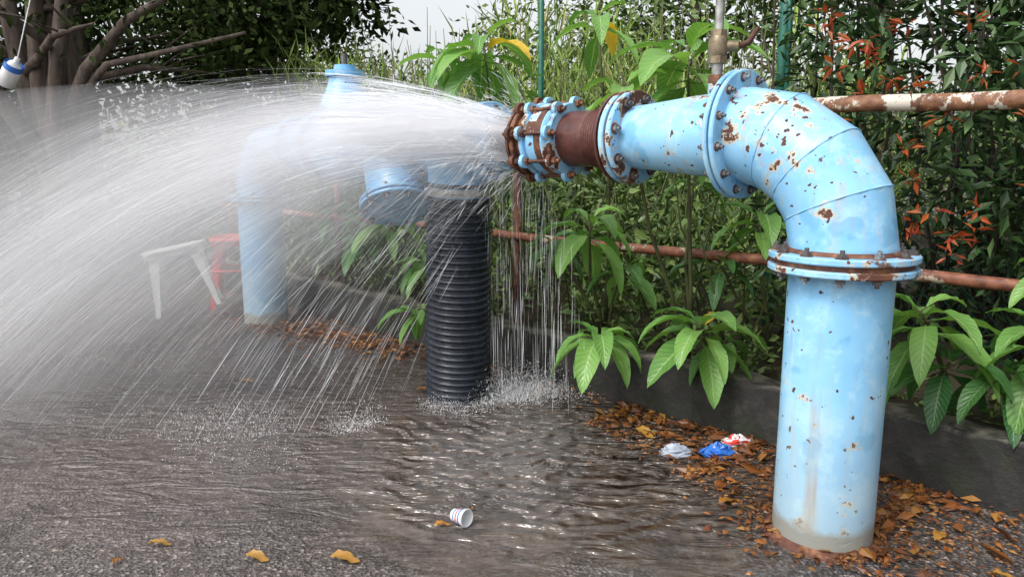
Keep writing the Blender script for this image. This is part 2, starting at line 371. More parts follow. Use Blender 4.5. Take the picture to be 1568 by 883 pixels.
def earring(s,r,mat,n=8,th=.024,ph=.15):
    ax,a,b=frame(d1)
    revolve(mb,A(s-th/2),d1,[(0,.118),(0,r-.03),(.004,r-.026),(th-.004,r-.026),(th,r-.03),(th,.118)],48,mat)
    for i in range(n):
        p=A(s)+(a*math.cos(2*math.pi*i/n+ph)+b*math.sin(2*math.pi*i/n+ph))*(r-.028)
        prism(mb,p-ax*th*.45,ax,.031,th*.9,16,mat)
        for sg in(-1,1):
            prism(mb,p+ax*sg*th*.45,ax*sg,.017,.016,6,2,random.random()); prism(mb,p+ax*sg*th*.45,ax*sg,.008,.035,8,2)
earring(1.205,.182,3); earring(1.365,.188,3); earring(1.425,.190,2)
revolve(mb,A(1.22),d1,[(0,.13),(.02,.155),(.05,.150),(.08,.150),(.11,.158),(.14,.14)],48,3,False)
revolve(mb,A(1.375),d1,[(0,.14),(.05,.14)],48,2); revolve(mb,A(1.44),d1,[(0,.165),(.014,.165),(.014,.11),(-.08,.10)],48,2)
revolve(mb,A(1.25),d1,[(0,.153),(.02,.160),(.04,.153)],48,2)
ax,a,b=frame(d1)
for i in range(8):
    an=2*math.pi*i/8+.15; p=(a*math.cos(an)+b*math.sin(an))*.160
    tube(mb,[A(1.20)+p,A(1.46)+p],.0075,8,2)
mb.build('pipe_coupling',mats,wp)
mb=MB(); revolve(mb,B(.08),d2,[(.0,.115),(0,.135),(.11,.135)],48,5); flange(mb,B(.22),d2,.19,.024,8,.155,mat=5,rin=.12)
revolve(mb,B(.24),d2,[(0,.16),(.46,.16)],48,5)
revolve(mb,B(.47,1.10),up,[(0,.165),(.22,.165)],48,5)
flange(mb,B(.74),d2,.205,.022,10,.18,mat=5,rin=.15)
revolve(mb,B(.74),d2,[(0,.16),(.55,.165)],48,5)
mb.build('outlet_tee',mats,wp)
mb=MB(); wd=Vector((d2.x*-.35-.1,d2.y*-.35-.22,-.80)).normalized()
revolve(mb,B(1.12),wd,[(0,.17),(.20,.175),(.40,.165)],48,5,True); flange(mb,B(1.12)+wd*.40,wd,.215,.02,10,.185,mat=5,rin=.03)
revolve(mb,B(.86),d2,[(0,.16),(.10,.20),(.40,.205),(.5,.165)],48,5,True); flange(mb,B(1.38),d2,.22,.022,10,.19,mat=5,rin=.15)
mb.build('wye_strainer',mats,wp)
mb=MB(); revolve(mb,B(1.38),d2,[(0,.165),(L2-1.38-.37,.165)],48,5); flange(mb,B(1.97),d2,.22,.022,10,.19,mat=5,rin=.15); flange(mb,B(2.33),d2,.215,.02,10,.19,mat=5,rin=.15)
mb.build('far_pipe_run',mats,wp)
mb=MB(); elbow(mb,Vector((*P2.xy,AZ)),-d2,.375,.17,4,5); revolve(mb,P2,up,[(-.05,.172),(1.0,.172)],56,5)
flange(mb,P2+up*1.0,up,.225,.02,10,.2,mat=5,gap=.01,rin=.16); mb.build('far_riser',mats,wp)
mb=MB(); g=B(1.66)
revolve(mb,g+up*-.22,up,[(0,.02),(.03,.13),(.1,.18),(.24,.19),(.34,.175),(.40,.165)],40,5,True)
revolve(mb,g+up*.17,up,[(0,.19),(0,.205),(.03,.205),(.03,.17)],40,5)
revolve(mb,g+up*.20,up,[(0,.175),(.05,.16),(.12,.128),(.18,.105),(.22,.10)],40,5,True)
revolve(mb,g+up*.42,up,[(0,.12),(.035,.12),(.035,.07),(.07,.065),(.07,.0)],32,5)
revolve(mb,g+up*.49,up,[(0,.02),(.07,.02),(.07,0)],12,1)
for i in range(8):
    p=g+Vector((math.cos(i*.785)*.185,math.sin(i*.785)*.185,.205)); prism(mb,p,up,.015,.03,6,1)
revolve(mb,B(1.44),d2,[(0,.165),(.06,.19),(.38,.19),(.46,.165)],40,5,True)
gv=mb.build('gate_valve',mats)
mb=MB(); o=A(.50); o.z=1.52
mm=[M['galv'],M['brass'],M['rust'],M['paint']]
revolve(mb,o,up,[(0,.03),(.05,.03)],20,3); prism(mb,o+up*.05,up,.032,.03,6,2); revolve(mb,o+up*.08,up,[(0,.02),(.05,.02)],16,0)
prism(mb,o+up*.12,up,.034,.025,6,1); revolve(mb,o+up*.145,up,[(0,.03),(.02,.036),(.05,.036),(.07,.028)],20,1,True); prism(mb,o+up*.215,up,.03,.022,6,1)
revolve(mb,o+up*.18,Vector((1,-.3,0)),[(0,.02),(.07,.018),(.07,0)],14,1); tube(mb,[o+Vector((.07,-.02,.18)),o+Vector((.10,-.03,.19)),o+Vector((.13,-.03,.24))],[.012,.012,.008],8,2)
revolve(mb,o+up*.235,up,[(0,.016),(.55,.016)],14,0)
mb.build('air_valve',mm)
mb=MB(); prof=[]; n=34; b0=Vector((-.300,3.975,0)); b1_=Vector((*B(.47).xy,1.19)); hd=(b1_-b0); H=hd.length
for i in range(n):
    for f,r in ((0,.160),(.18,.162),(.30,.177),(.5,.180),(.70,.177),(.82,.162)): prof.append(((i+f)/n*H,r))
revolve(mb,b0,hd,prof,56,0,True); revolve(mb,b0+hd.normalized()*(H-.07),hd,[(0,.184),(.02,.186),(.04,.184)],48,1)
mb.build('corrugated_hose',[M['hose'],M['galv']])

# ------------------------------------------------------------------ fence rails
mb=MB()
def wob(t0,t1,o,z,r,mat,n=24):
    tube(mb,[W(t0+(t1-t0)*i/n,o+.006*math.sin(i*1.3),z+.008*math.sin(i*.9)) for i in range(n+1)],r,14,mat)
wob(-3,7.5,.30,.81,.027,0); wob(-3,1.12,.30,1.53,.036,1)
for t in (-1.6,.98): tube(mb,[W(t,.32,0),W(t,.32,1.56)],.03,12,0)
for t in (2.93,5.1,7.2): tube(mb,[W(t,.31,0),W(t,.31,1.22)],.027,12,2)
mb.build('rusty_pipe_railing',[M['rail'],M['rail2'],M['rust']])
mb=MB()
for t,r in ((-1.4,.036),(1.66,.036),(3.65,.022)): tube(mb,[W(t,1.3,0),W(t,1.3,3.6)],r,12)
for t,r in ((5.6,.022),(7.6,.022)): tube(mb,[W(t,1.3,0),W(t,1.3,1.6)],r,12)
tube(mb,[W(1.60,1.24,1.0),W(1.60,1.24,2.05),W(1.62,1.26,2.2),W(1.68,1.29,2.3)],.014,8)
for i in range(105):
    t0=-2+i*.08
    for sg in (1,-1):
        ta,tb=(t0,t0+1.4) if sg>0 else (t0+1.4,t0)
        if max(ta,tb)>7.6: continue
        tube(mb,[W(ta,1.3+.002*sg,.2),W(tb,1.3+.002*sg,1.6)],.0016,3,0,False)
mb.build('green_wire_fence',[M['green']])

# ------------------------------------------------------------------ leaves
def leaves(P,D,size,wr=.22,fold=.12,droop=.0):
    n=len(P); D=D/np.linalg.norm(D,axis=1,keepdims=True)
    R=rng.normal(size=(n,3))*.5+np.array([0,0,1.0]); S=np.cross(D,R); S/=np.linalg.norm(S,axis=1,keepdims=True)+1e-9
    Nn=np.cross(S,D); L=size[:,None] if hasattr(size,'__len__') else size
    mid=P+D*L*.45
    V=np.stack([P,mid+S*L*wr,P+D*L-Nn*L*droop,mid-S*L*wr,mid-Nn*L*fold],1).reshape(-1,3)
    b=np.arange(n)[:,None]*5
    F=np.concatenate([b+np.array([[0,1,2,4]]),b+np.array([[0,4,2,3]])],0)
    return V,F
def clumps(C,per,rad,size,wr=.22,upb=.25,jit=.3,droop=.1):
    n=len(C)*per; c=np.repeat(C,per,0); d=rng.normal(size=(n,3)); d/=np.linalg.norm(d,axis=1,keepdims=True)
    d[:,2]=d[:,2]*.8
    r=rad*rng.random(n)**.5; P=c+d*r[:,None]; D=d+rng.normal(size=(n,3))*jit; D[:,2]+=upb
    sz=size*(.6+.7*rng.random(n)); return leaves(P,D,sz,wr,droop=droop)
def Wn(t,o,z): return np.stack([1.875-.704*t+.71*o,2.52+.71*t+.704*o,z],1)
def hn(t,z): return .25*np.sin(t*2.3+z*1.7)+.18*np.sin(t*5.1-z*3.3+1)+.1*np.sin(t*9+z*8)
mb=MB(); n=1500
t=rng.uniform(-3.2,1.5,n); z=rng.uniform(.2,3.5,n); dep=rng.random(n)**1.6
o=.75+hn(t,z)*.8+dep*1.6; C=Wn(t,o,z)
V,F=clumps(C,21,.17,.088,.2,-.05); mb.bulk(V,F,0)
n=420; t=rng.uniform(-3.5,1.2,n); z=rng.uniform(.3,4.2,n); C=Wn(t,2.6+rng.random(n)*1.2,z); V,F=clumps(C,14,.32,.17,.3,-.05); mb.bulk(V,F,0)
for i in range(90):
    tt=random.uniform(-2.8,1.4); p=W(tt,1.5,.2); q=W(tt+random.uniform(-.4,.4),.7+random.random()*.5,random.uniform(1.2,2.9))
    m_=(p+q)/2+Vector((random.uniform(-.2,.2),random.uniform(-.2,.2),.1)); tube(mb,[p,m_,q],[.014,.009,.004],5,1)
n=330; t=rng.uniform(-2.2,1.1,n); z=.8+2.1*rng.random(n)**.8; o=.75+hn(t,z)*.8-.14-.14*rng.random(n)
V,F=clumps(Wn(t,o,z),8,.035,.06,.17,.0,.4,.25); mb.bulk(V,F,2)
mb.build('hedge',[M['hedge'],M['dbark'],M['red']])
mb=MB(); n=1000
t=rng.uniform(1.4,8.6,n); z=.2+rng.random(n)*(1.15+.25*np.sin(t*2.1)); o=.55+hn(t,z)*.5+rng.random(n)**1.5*2.4; C=Wn(t,o,z)
V,F=clumps(C,17,.17,.085,.2,.05); mb.bulk(V,F,0)
n=250;t=rng.uniform(-2.5,8,n);C=Wn(t,.25+.4*rng.random(n),.22+.2*rng.random(n)); V,F=clumps(C,14,.10,.055,.22,.2); mb.bulk(V,F,0)
for i in range(60):
    tt=random.uniform(1.3,6.5); p=W(tt,random.uniform(.25,.8),.2); q=p+Vector((random.uniform(-.5,.5),random.uniform(-.2,.2),random.uniform(.5,1.5)))
    tube(mb,[p,(p+q)/2+Vector((random.uniform(-.15,.15),0,.15)),q],[.006,.005,.002],5,1)
mb.build('undergrowth',[M['under'],M['stem']])
mb=MB(); n=8000
t=rng.uniform(1.7,9.0,n); o=1.7+rng.random(n)*2.8; zb=rng.random(n)**.8*(1.9+.5*np.sin(t*1.7)); P=Wn(t,o,.2+zb)
D=rng.normal(size=(n,3))*.45; D[:,2]+=1.0; V,F=leaves(P,D,.22+.3*rng.random(n),.028,.02,.25); mb.bulk(V,F,0)
for i in range(200):
    p=W(random.uniform(1.7,8),random.uniform(1.7,4.2),.2); q=p+Vector((random.uniform(-.5,.5),random.uniform(-.4,.4),random.uniform(1.6,2.7)))
    tube(mb,[p,(p+q)/2+Vector((random.uniform(-.08,.08),0,0)),q],[.010,.008,.003],5,1)
mb.build('bamboo_grass',[M['grass'],M['stem']])

# ------------------------------------------------------------------ broad-leaved plants
def bleaf(mb,uv,p,d,L,wid,mat,arch=.6,roll=0):
    d=Vector(d).normalized(); up_=Vector((0,0,1)); s=d.cross(up_)
    if s.length<.05: s=Vector((1,0,0))
    s.normalize(); n_=s.cross(d).normalized()
    s2=(s*math.cos(roll)+n_*math.sin(roll)); nn=s2.cross(d).normalized()
    NS=9; vs=[]; fs=[]; pos=Vector(p); dd=d.copy()
    for i in range(NS+1):
        u=i/NS; w=wid*(math.sin(math.pi*min(1,u*.97+.03)**.85)**.8)*(1 if u>.12 else .25+u*4)
        if i==NS: w=.002
        nn=s2.cross(dd).normalized()
        for j,(c,lift) in enumerate(((-1,.22),(-.5,.06),(0,0),(.5,.06),(1,.22))):
            vs.append(pos+s2*c*w/2+nn*lift*w*.8+nn*random.uniform(-.002,.002)+Vector((0,0,.004*math.sin(u*22+c*3))))
            uv.append((.5+c*.5,u))
        pos=pos+dd*L/NS; dd=(dd+Vector((0,0,-1))*arch/NS*1.4).normalized()
    for i in range(NS):
        for j in range(4): q=i*5+j; fs.append((q,q+1,q+6,q+5))
    mb.add(vs,fs,mat)
def plant(root,tops,name='broadleaf_shrub'):
    mb=MB(); uv=[]
    def sync():
        while len(uv)<len(mb.v): uv.append((.2,.2))
    root=Vector(root)
    for (top,nl,L,mat,yl) in tops:
        top=Vector(top); m_=(root+top)/2+Vector((random.uniform(-.06,.06),random.uniform(-.04,.04),.05))
        pts=[root,root.lerp(m_,.5)+Vector((.01,0,.03)),m_,m_.lerp(top,.55)+Vector((0,0,.02)),top]
        tube(mb,pts,[.012,.011,.009,.007,.005],8,3); sync()
        for i in range(nl):
            az=i*2.4+random.uniform(-.3,.3); el=.75-1.25*(i/nl)+random.uniform(-.15,.15)
            dv=(math.cos(az)*math.cos(el),math.sin(az)*math.cos(el),math.sin(el))
            l=L*random.uniform(.75,1.12)*(.65 if i<2 else 1)
            p=top-(top-m_).normalized()*.012*i
            tube(mb,[p,p+Vector(dv)*.03],.003,5,3); sync()
            bleaf(mb,uv,p+Vector(dv)*.025,dv,l,l*random.uniform(.28,.36),2 if (i in yl) else mat,random.uniform(.7,1.7),random.uniform(-.3,.3))
    mb.build(name,[M['broad'],M['broadd'],M['broady'],M['stem']],uv=uv)
plant((1.02,3.62,.25),[((.87,3.33,.55),16,.35,0,(3,)),((1.03,3.5,.42),5,.24,0,())])
plant((.64,4.0,.2),[((.42,3.50,.44),13,.32,0,()),((.55,3.85,.32),4,.2,0,())])
plant((1.85,3.0,.25),[((1.58,2.80,.72),13,.33,0,()),((1.72,2.78,.52),9,.30,1,())])
plant((2.15,2.7,.25),[((1.93,2.62,.70),13,.32,0,()),((1.85,2.72,.50),8,.28,1,()),((2.1,2.8,.9),8,.28,0,())])
plant((.95,3.85,.2),[((.80,3.50,1.80),15,.42,0,()),((.93,3.8,1.25),6,.24,0,()),((.50,3.45,1.62),6,.32,0,())])
plant((.55,4.3,.2),[((.41,3.90,.97),12,.34,0,()),((.62,4.0,.72),7,.26,0,()),((.22,4.2,.84),6,.24,1,()),((.42,3.8,1.98),7,.30,0,(3,))])
plant((.05,5.0,.2),[((-.17,4.65,2.0),14,.42,0,(5,)),((.04,4.75,1.75),7,.30,0,()),((-.45,4.8,1.95),8,.34,0,())])
plant((1.4,3.9,.2),[((1.22,3.65,1.02),10,.30,0,()),((1.05,3.8,.8),8,.26,1,())])
plant((-.5,4.8,.2),[((-.62,4.5,.36),8,.28,0,()),((-.55,4.7,.7),8,.28,0,())])
plant((-.9,5.6,.2),[((-.88,5.2,.92),11,.36,0,()),((-1.15,5.4,.75),8,.32,1,()),((-.6,5.25,.6),8,.28,0,())])
plant((-1.5,6.1,.2),[((-1.45,5.9,.9),9,.3,1,()),((-1.75,6.2,.7),8,.3,1,())])

# ------------------------------------------------------------------ trees
def tree(name,base,h,cr,tr,nc,per,ls,mat,bark,cb=.35,lean=(0,0),nl=9,wr=.25,clr=.45,multi=1,crz=.9):
    mb=MB(); base=Vector(base); tips=[]
    for mI in range(multi):
        l=Vector((lean[0]+random.uniform(-.3,.3)*(multi>1)*2,lean[1]+random.uniform(-.2,.2)*(multi>1),0))
        top=base+Vector((l.x,l.y,h*.8)); pts=[];rad=[]
        for i in range(8):
            u=i/7; pts.append(base.lerp(top,u)+Vector((math.sin(u*5+mI)*.06*h*.3,math.cos(u*4+mI*2)*.04*h*.3,0))); rad.append(tr*(1-.75*u)*(1.35 if i==0 else 1)/(1 if multi==1 else 1.4))
        tube(mb,pts,rad,9,1)
        for j in range(nl):
            u=random.uniform(cb*.8,.98); i0=min(6,int(u*7)); p=pts[i0].lerp(pts[i0+1],u*7-i0); az=random.uniform(0,6.28)
            ln=cr*random.uniform(.6,1.05); q=p+Vector((math.cos(az)*ln,math.sin(az)*ln,random.uniform(.1,.6)*ln))
            m_=p.lerp(q,.5)+Vector((random.uniform(-.1,.1),random.uniform(-.1,.1),.12))*ln*.6
            tube(mb,[p,p.lerp(m_,.5)+Vector((0,0,-.03)),m_,q],[tr*.35*(1.2-u),tr*.28*(1.2-u),tr*.2*(1.2-u)+.006,.008],6,1); tips+=[q,m_,p.lerp(q,.75)]
            for s_ in range(3):
                a_=m_.lerp(q,random.random()); b_=a_+Vector((random.uniform(-1,1),random.uniform(-1,1),random.uniform(-.2,.8)))*ln*.4
                tube(mb,[a_,(a_+b_)/2+Vector((0,0,.04)),b_],[.014,.01,.005],5,1); tips.append(b_)
    T=np.array([list(p) for p in tips]); C=T[rng.integers(0,len(T),nc)]+rng.normal(size=(nc,3))*np.array([.28,.28,.22])*cr*.55
    V,F=clumps(C,per,clr,ls,wr,-.1,.5); mb.bulk(V,F,0)
    return mb.build(name,[mat,bark])
tree('multi_stem_tree',(-5.5,9.2,0),6.5,2.6,.26,240,16,.12,M['tree'],M['bark'],.5,(-.2,0),6,multi=5,clr=.4)
mb=MB(); 
for pts,r in (([(-5.3,9.0,1.7),(-4.9,8.8,2.3),(-4.3,8.6,2.8),(-3.4,8.4,3.2)],.09),([(-5.2,9.0,1.9),(-4.6,8.7,2.35),(-3.9,8.5,2.45),(-2.9,8.4,2.65)],.05),([(-5.6,9.1,1.2),(-6.0,8.9,2.0),(-6.5,8.7,3.3)],.12),([(-5.4,9.0,1.3),(-5.25,8.8,2.2),(-4.9,8.7,3.8)],.10)):
    tube(mb,pts,[r,r*.8,r*.6,r*.35][:len(pts)],9,0)
C=np.array([[-3.4,8.4,3.1],[-2.9,8.4,2.75],[-3.7,8.4,2.9],[-4.3,8.4,3.1],[-3.2,8.5,3.4],[-4.7,8.6,3.3],[-3.0,8.3,3.0],[-5.3,8.2,3.2],[-6.2,8.4,3.1]]*3)+rng.normal(size=(27,3))*.25
V,F=clumps(C,14,.3,.10,.25,-.1,.5); mb.bulk(V,F,1)
br=mb.build('low_limbs',[M['bark'],M['tree']],bpy.data.objects['multi_stem_tree'])
for (X,Y,h,cr,nc) in ((-7.5,13,7,2.6,300),(-4.9,13.5,7.5,2.6,380),(-3.9,12.4,6,1.9,300),(-6.2,16,8,3,300),(-10.5,15,8,3.2,280),(-12,11,8,3,180),(-8.8,10.5,6,2.2,200)):
    tree('broadleaf_tree',(X,Y,0),h,cr,.17,nc,17,.17,M['tree'],M['dbark'],.22,(random.uniform(-.6,.6),0),10,clr=.5,wr=.28)
for (X,Y,h,cr,nc) in ((-2.4,17,3.9,1.7,150),(.6,12,4.2,1.4,120),(-.9,15,3.4,1.4,110)):
    tree('light_green_tree',(X,Y,0),h,cr,.10,nc,16,.12,M['treel'],M['dbark'],.25,(0,0),9,clr=.4)
for (X,Y,h,cr,nc) in ((2.4,10,5.5,2.0,200),(4.2,8.8,6,2.3,250),(6.5,7.5,6.5,2.6,200),(1.8,15,6.0,2.0,130),(5.5,12,8,3,190),(8.5,9.5,8,3,150)):
    tree('hillside_tree',(X,Y,0),h,cr,.14,nc,17,.14,M['under'],M['dbark'],.15,(0,0),10,clr=.45)
mb=MB(); n=1000; X=rng.uniform(-16,1.5,n); Y=10.6+rng.random(n)*3.5+.04*X**2*.3; Z=rng.random(n)**1.2*(1.7+.4*np.sin(X*1.9)); V,F=clumps(np.stack([X,Y,Z],1),16,.42,.16,.22,.1); mb.bulk(V,F,0)
n=550; X=rng.uniform(-2,12,n); Y=9.5+rng.random(n)*4; Z=rng.random(n)*2.1; V,F=clumps(np.stack([X,Y,Z],1),16,.42,.16,.22,.1); mb.bulk(V,F,1)
mb.build('scrub',[M['tree'],M['treel']])
mb=MB(); n=1200; X=rng.uniform(-45,45,n); Y=34+rng.random(n)*6; Z=rng.random(n)*(2.4+.7*np.sin(X*.35)); V,F=clumps(np.stack([X,Y,Z],1),14,1.1,.5,.3,.1); mb.bulk(V,F,0); mb.build('distant_trees',[M['treel']])

# ------------------------------------------------------------------ litter
def flat(mb,n,pos,size,mat,tilt=.35,wr=.24):
    P=np.array(pos); a=rng.uniform(0,6.28,n); D=np.stack([np.cos(a),np.sin(a),rng.uniform(-.05,tilt,n)],1)
    P[:,2]=.008+rng.random(n)*.014; V,F=leaves(P,D,size*(.4+.9*rng.random(n)**1.4),wr,rng.choice([-.12,.12]),.12); V[:,2]=np.maximum(V[:,2],.006); mb.bulk(V,F,mat)
mb=MB()
def wpos(n,tmax,pw,wd):
    t=-2.5+(tmax+2.5)*rng.random(n)**.8; t+= .12*np.sin(t*9); o=-rng.random(n)**pw*wd*np.clip(1.30-.42*t,.12,1.3); return Wn(t,o,t*0)
flat(mb,700,wpos(700,1.75,1.6,.62),.08,0); flat(mb,7500,wpos(7500,1.7,1.1,.70),.023,0)
flat(mb,50,wpos(50,1.5,1.3,.5),.12,0,.5,.17)
n=300; a=rng.uniform(0,6.28,n); r=.17+np.abs(rng.normal(size=n))*.14; flat(mb,n,np.stack([1.12+np.cos(a)*r,2.44+np.sin(a)*r*.9,r*0],1),.045,0)
n=1100; X=rng.normal(-1.25,.42,n); Y=5.25-.62*(X+1.25)+rng.normal(size=n)*.14; flat(mb,n,np.stack([X,Y,X*0],1),.05,0)
n=500; t=rng.uniform(1.9,7,n); o=-rng.random(n)**2*.3; flat(mb,n,Wn(t,o,t*0),.04,0)
n=160; flat(mb,n,np.stack([rng.uniform(-4,1,n),rng.uniform(2.2,8,n),np.zeros(n)],1),.02,0)
mb.build('leaf_litter',[M['litter']])
mb=MB(); uv=[]
for (X,Y,a,L) in ((-1.24,2.33,.1,.09),(-1.29,2.2,1.5,.06),(-.88,2.26,-.3,.10),(-.60,2.25,-.2,.12),(-.55,4.02,.2,.14),(-.28,2.46,.3,.07),(.60,3.42,-1.0,.15),(.68,3.33,2.2,.12),(.78,2.62,.5,.13),(.9,2.42,-.6,.12),(-1.6,4.2,.3,.08),(1.45,2.35,.8,.12),(1.5,2.15,-.6,.12)):
    bleaf(mb,uv,(X,Y,.012),(math.cos(a),math.sin(a),.35),L,L*.34,0,1.1,random.uniform(-.4,.4))
mb.v=[(p[0],p[1],max(p[2],.006)) for p in mb.v]
mb.build('fallen_leaves',[M['yleaf']],uv=uv)
def crumple(name,c,sx,sy,sz,mats_,seed,split=False):
    r=random.Random(seed); mb=MB(); N=12; vs=[];fs=[]
    for i in range(N+1):
        for j in range(N):
            th=math.pi*i/N/2; ph=2*math.pi*j/N; q=1+r.uniform(-.22,.22)
            vs.append((c[0]+sx*math.sin(th)*math.cos(ph)*q,c[1]+sy*math.sin(th)*math.sin(ph)*q,max(.006,.008+sz*math.cos(th)*(1+r.uniform(-.5,.3)))))
    for i in range(N):
        for j in range(N): fs.append((i*N+j,(i+1)*N+j,(i+1)*N+(j+1)%N,i*N+(j+1)%N))
    mb.add(vs,fs,0,False)
    if split: mb.m=[1 if r.random()<.35 else 0 for _ in mb.m]
    mb.build(name,mats_)
crumple('blue_plastic_wrapper',(.91,3.10),.075,.055,.05,[M['pblue'],M['pwhite']],1)
crumple('clear_plastic_bag',(.73,3.12),.07,.045,.04,[M['pgl']],2)
crumple('snack_wrapper',(1.04,3.24),.075,.045,.035,[M['pwhite'],M['pred']],3,True)
crumple('white_plastic_bag',(-7.0,12.0),.26,.2,.25,[M['pwhite']],4)
mb=MB(); co=Vector((-.21,2.50,.032)); cd=Vector((.75,-.62,.10)).normalized()
revolve(mb,co,cd,[(0,.0),(0,.022),(.06,.031),(.062,.034),(.065,.031),(.055,.028),(.008,.018),(.008,0)],28,0); 
for i in range(3): revolve(mb,co+cd*(.014+i*.014),cd,[(0,.0245+i*.0025),(.006,.0255+i*.0025)],28,1 if i%2 else 2)
mb.build('paper_cup',[M['pwhite'],M['pred'],M['pblue']])
def stool(name,c,rot,w,h,mat,tilt=0,arm=False):
    mb=MB(); Rm=Matrix.Rotation(tilt,3,'Y')@Matrix.Rotation(rot,3,'Z')
    def T(x_,y_,z_): v=Rm@Vector((x_,y_,z_)); return v+Vector(c)
    q=w/2
    ring=[]
    for i in range(33):
        a_=2*math.pi*i/32; sx=math.copysign(abs(math.cos(a_))**.5,math.cos(a_))*q; sy=math.copysign(abs(math.sin(a_))**.5,math.sin(a_))*q; ring.append((sx,sy))
    tube(mb,[T(x_,y_,h) for x_,y_ in ring],.022,8,0,False)
    if not arm:
        for i in range(7):
            y_=-q*.8+i*q*1.6/6; box(mb,T(0,y_,h),w*.9,q*.17,.012,Rm@Vector((1,0,0)),0,Rm@Vector((0,0,1)))
    for sx in(-1,1):
        for sy in(-1,1):
            a_=T(sx*q*.84,sy*q*.84,h); b_=T(sx*q*1.12,sy*q*1.12,.0)
            ex=Rm@Vector((sx,0,0)); ey=Rm@Vector((0,sy,0))
            for e,o_ in ((ex,ey),(ey,ex)):
                w0,w1,th=.085,.04,.008
                vs=[a_,a_-e*w0,a_-e*w0-o_*th,a_-o_*th,b_,b_-e*w1,b_-e*w1-o_*th,b_-o_*th]
                mb.add(vs,[(0,1,2,3),(4,7,6,5),(0,4,5,1),(1,5,6,2),(2,6,7,3),(3,7,4,0)],0,False)
    for sx,sy,ex,ey in ((-1,-1,1,-1),(1,-1,1,1),(1,1,-1,1),(-1,1,-1,-1)):
        if not arm: tube(mb,[T(sx*q*.95,sy*q*.95,h*.55),T(ex*q*.95,ey*q*.95,h*.55)],.012,6)
        box(mb,(T(sx*q*.93,sy*q*.93,h-.03)+T(ex*q*.93,ey*q*.93,h-.03))/2,w*.9,.01,.05,(T(ex,ey,0)-T(sx,sy,0)),0)
    mb.build(name,[mat])
stool('plastic_stool',(-2.74,6.20,.05),.35,.46,.52,M['pgrey'],-.20,True)
stool('plastic_stool',(-2.47,6.62,0),.25,.42,.60,M['pred'])
mb=MB(); o=Vector((-5.05,7.6,2.02)); dv=Vector((.6,-.2,.75)).normalized()
revolve(mb,o,dv,[(0,0),(.01,.07),(.03,.085),(.22,.085),(.27,.05),(.29,.025),(.33,.025),(.33,0)],20,0,True); revolve(mb,o+dv*.2,dv,[(0,.087),(.06,.087)],20,1)
tube(mb,[o+dv*.33,o+Vector((.1,.4,.9)),Vector((-5.0,8.8,3.4))],.006,5,0); mb.build('plastic_bottle',[M['pwhite'],M['pblue']])

# ------------------------------------------------------------------ water
G=9.8
ws=empty('water_spray')
def spray(name_mb,n,O,orad,vel,dt=(.02,.045),w=(.0007,.0018),tpow=1.0,tmaxlim=9,nseg=3,t0=0):
    """ballistic droplets streaked over a short exposure"""
    th=rng.uniform(0,2*math.pi,n); ax_,a_,b_=frame(d1)
    a_=np.array(a_);b_=np.array(b_); O=np.array(O)
    Pp=O+(np.cos(th)[:,None]*a_+np.sin(th)[:,None]*b_)*orad
    vx,vy,vz=vel(n,th)
    z0=Pp[:,2]; tl=(vz+np.sqrt(vz**2+2*G*z0))/G; ex=rng.uniform(dt[0],dt[1],n); tl=np.minimum(tl-ex-.002,tmaxlim)
    tt=t0+(tl-t0)*rng.random(n)**tpow
    V=[]; wd=rng.uniform(w[0],w[1],n)*(.6+.8*np.minimum(tt/.4,1.5))
    R=rng.normal(size=(n,3))
    for k_ in range(nseg+1):
        s_=tt+ex*k_/nseg; p=Pp+np.stack([vx*s_,vy*s_,vz*s_-.5*G*s_**2],1)
        vv=np.stack([vx,vy,vz-G*s_],1); vv/=np.linalg.norm(vv,axis=1,keepdims=True)
        sd=np.cross(vv,R); sd/=np.linalg.norm(sd,axis=1,keepdims=True)+1e-9
        tap=math.sin(math.pi*(k_+.2)/(nseg+.4))
        V.append(p-sd*wd[:,None]*tap); V.append(p+sd*wd[:,None]*tap)
    V=np.stack(V,1).reshape(-1,3); m_=2*(nseg+1); b=np.arange(n)[:,None]*m_
    F=np.concatenate([b+np.array([[2*k_,2*k_+1,2*k_+3,2*k_+2]]) for k_ in range(nseg)],0)
    name_mb.bulk(V,F,0,True)
J=A(1.52); U=lambda n,a,b: rng.uniform(a,b,n)
for li,(az,e1_,y0,dens) in enumerate(((-.06,.36,-.10,.80),(.01,.31,-.04,.92),(.08,.38,.03,.92),(.20,.37,.10,.80))):
    mb=MB(); uv=[]; NU,NT=46,40; vs=[];fs=[]
    for i in range(NU+1):
        u=i/NU; el=-.75+(e1_+.75)*u; sp=3.0+2.6*u**.6; z0=J.z-.12+.20*u
        azz=az+.05*math.sin(u*7+li*2)
        vx=-sp*math.cos(el)*math.cos(azz); vy=sp*math.sin(azz); vz=sp*math.sin(el)
        tl=min((vz+math.sqrt(vz*vz+2*G*z0))/G,.95)
        for j in range(NT+1):
            t_=tl*j/NT; vs.append((J.x+vx*t_,J.y+y0+vy*t_,max(.004,z0+vz*t_-.5*G*t_*t_))); uv.append((u,t_))
    for i in range(NU):
        for j in range(NT): q=i*(NT+1)+j; fs.append((q,q+1,q+NT+2,q+NT+1))
    mb.add(vs,fs); mb.build('mist_layer_%d'%li,[mistmat('mist_%d'%li,3.1*li+1,dens)],ws,uv=uv)
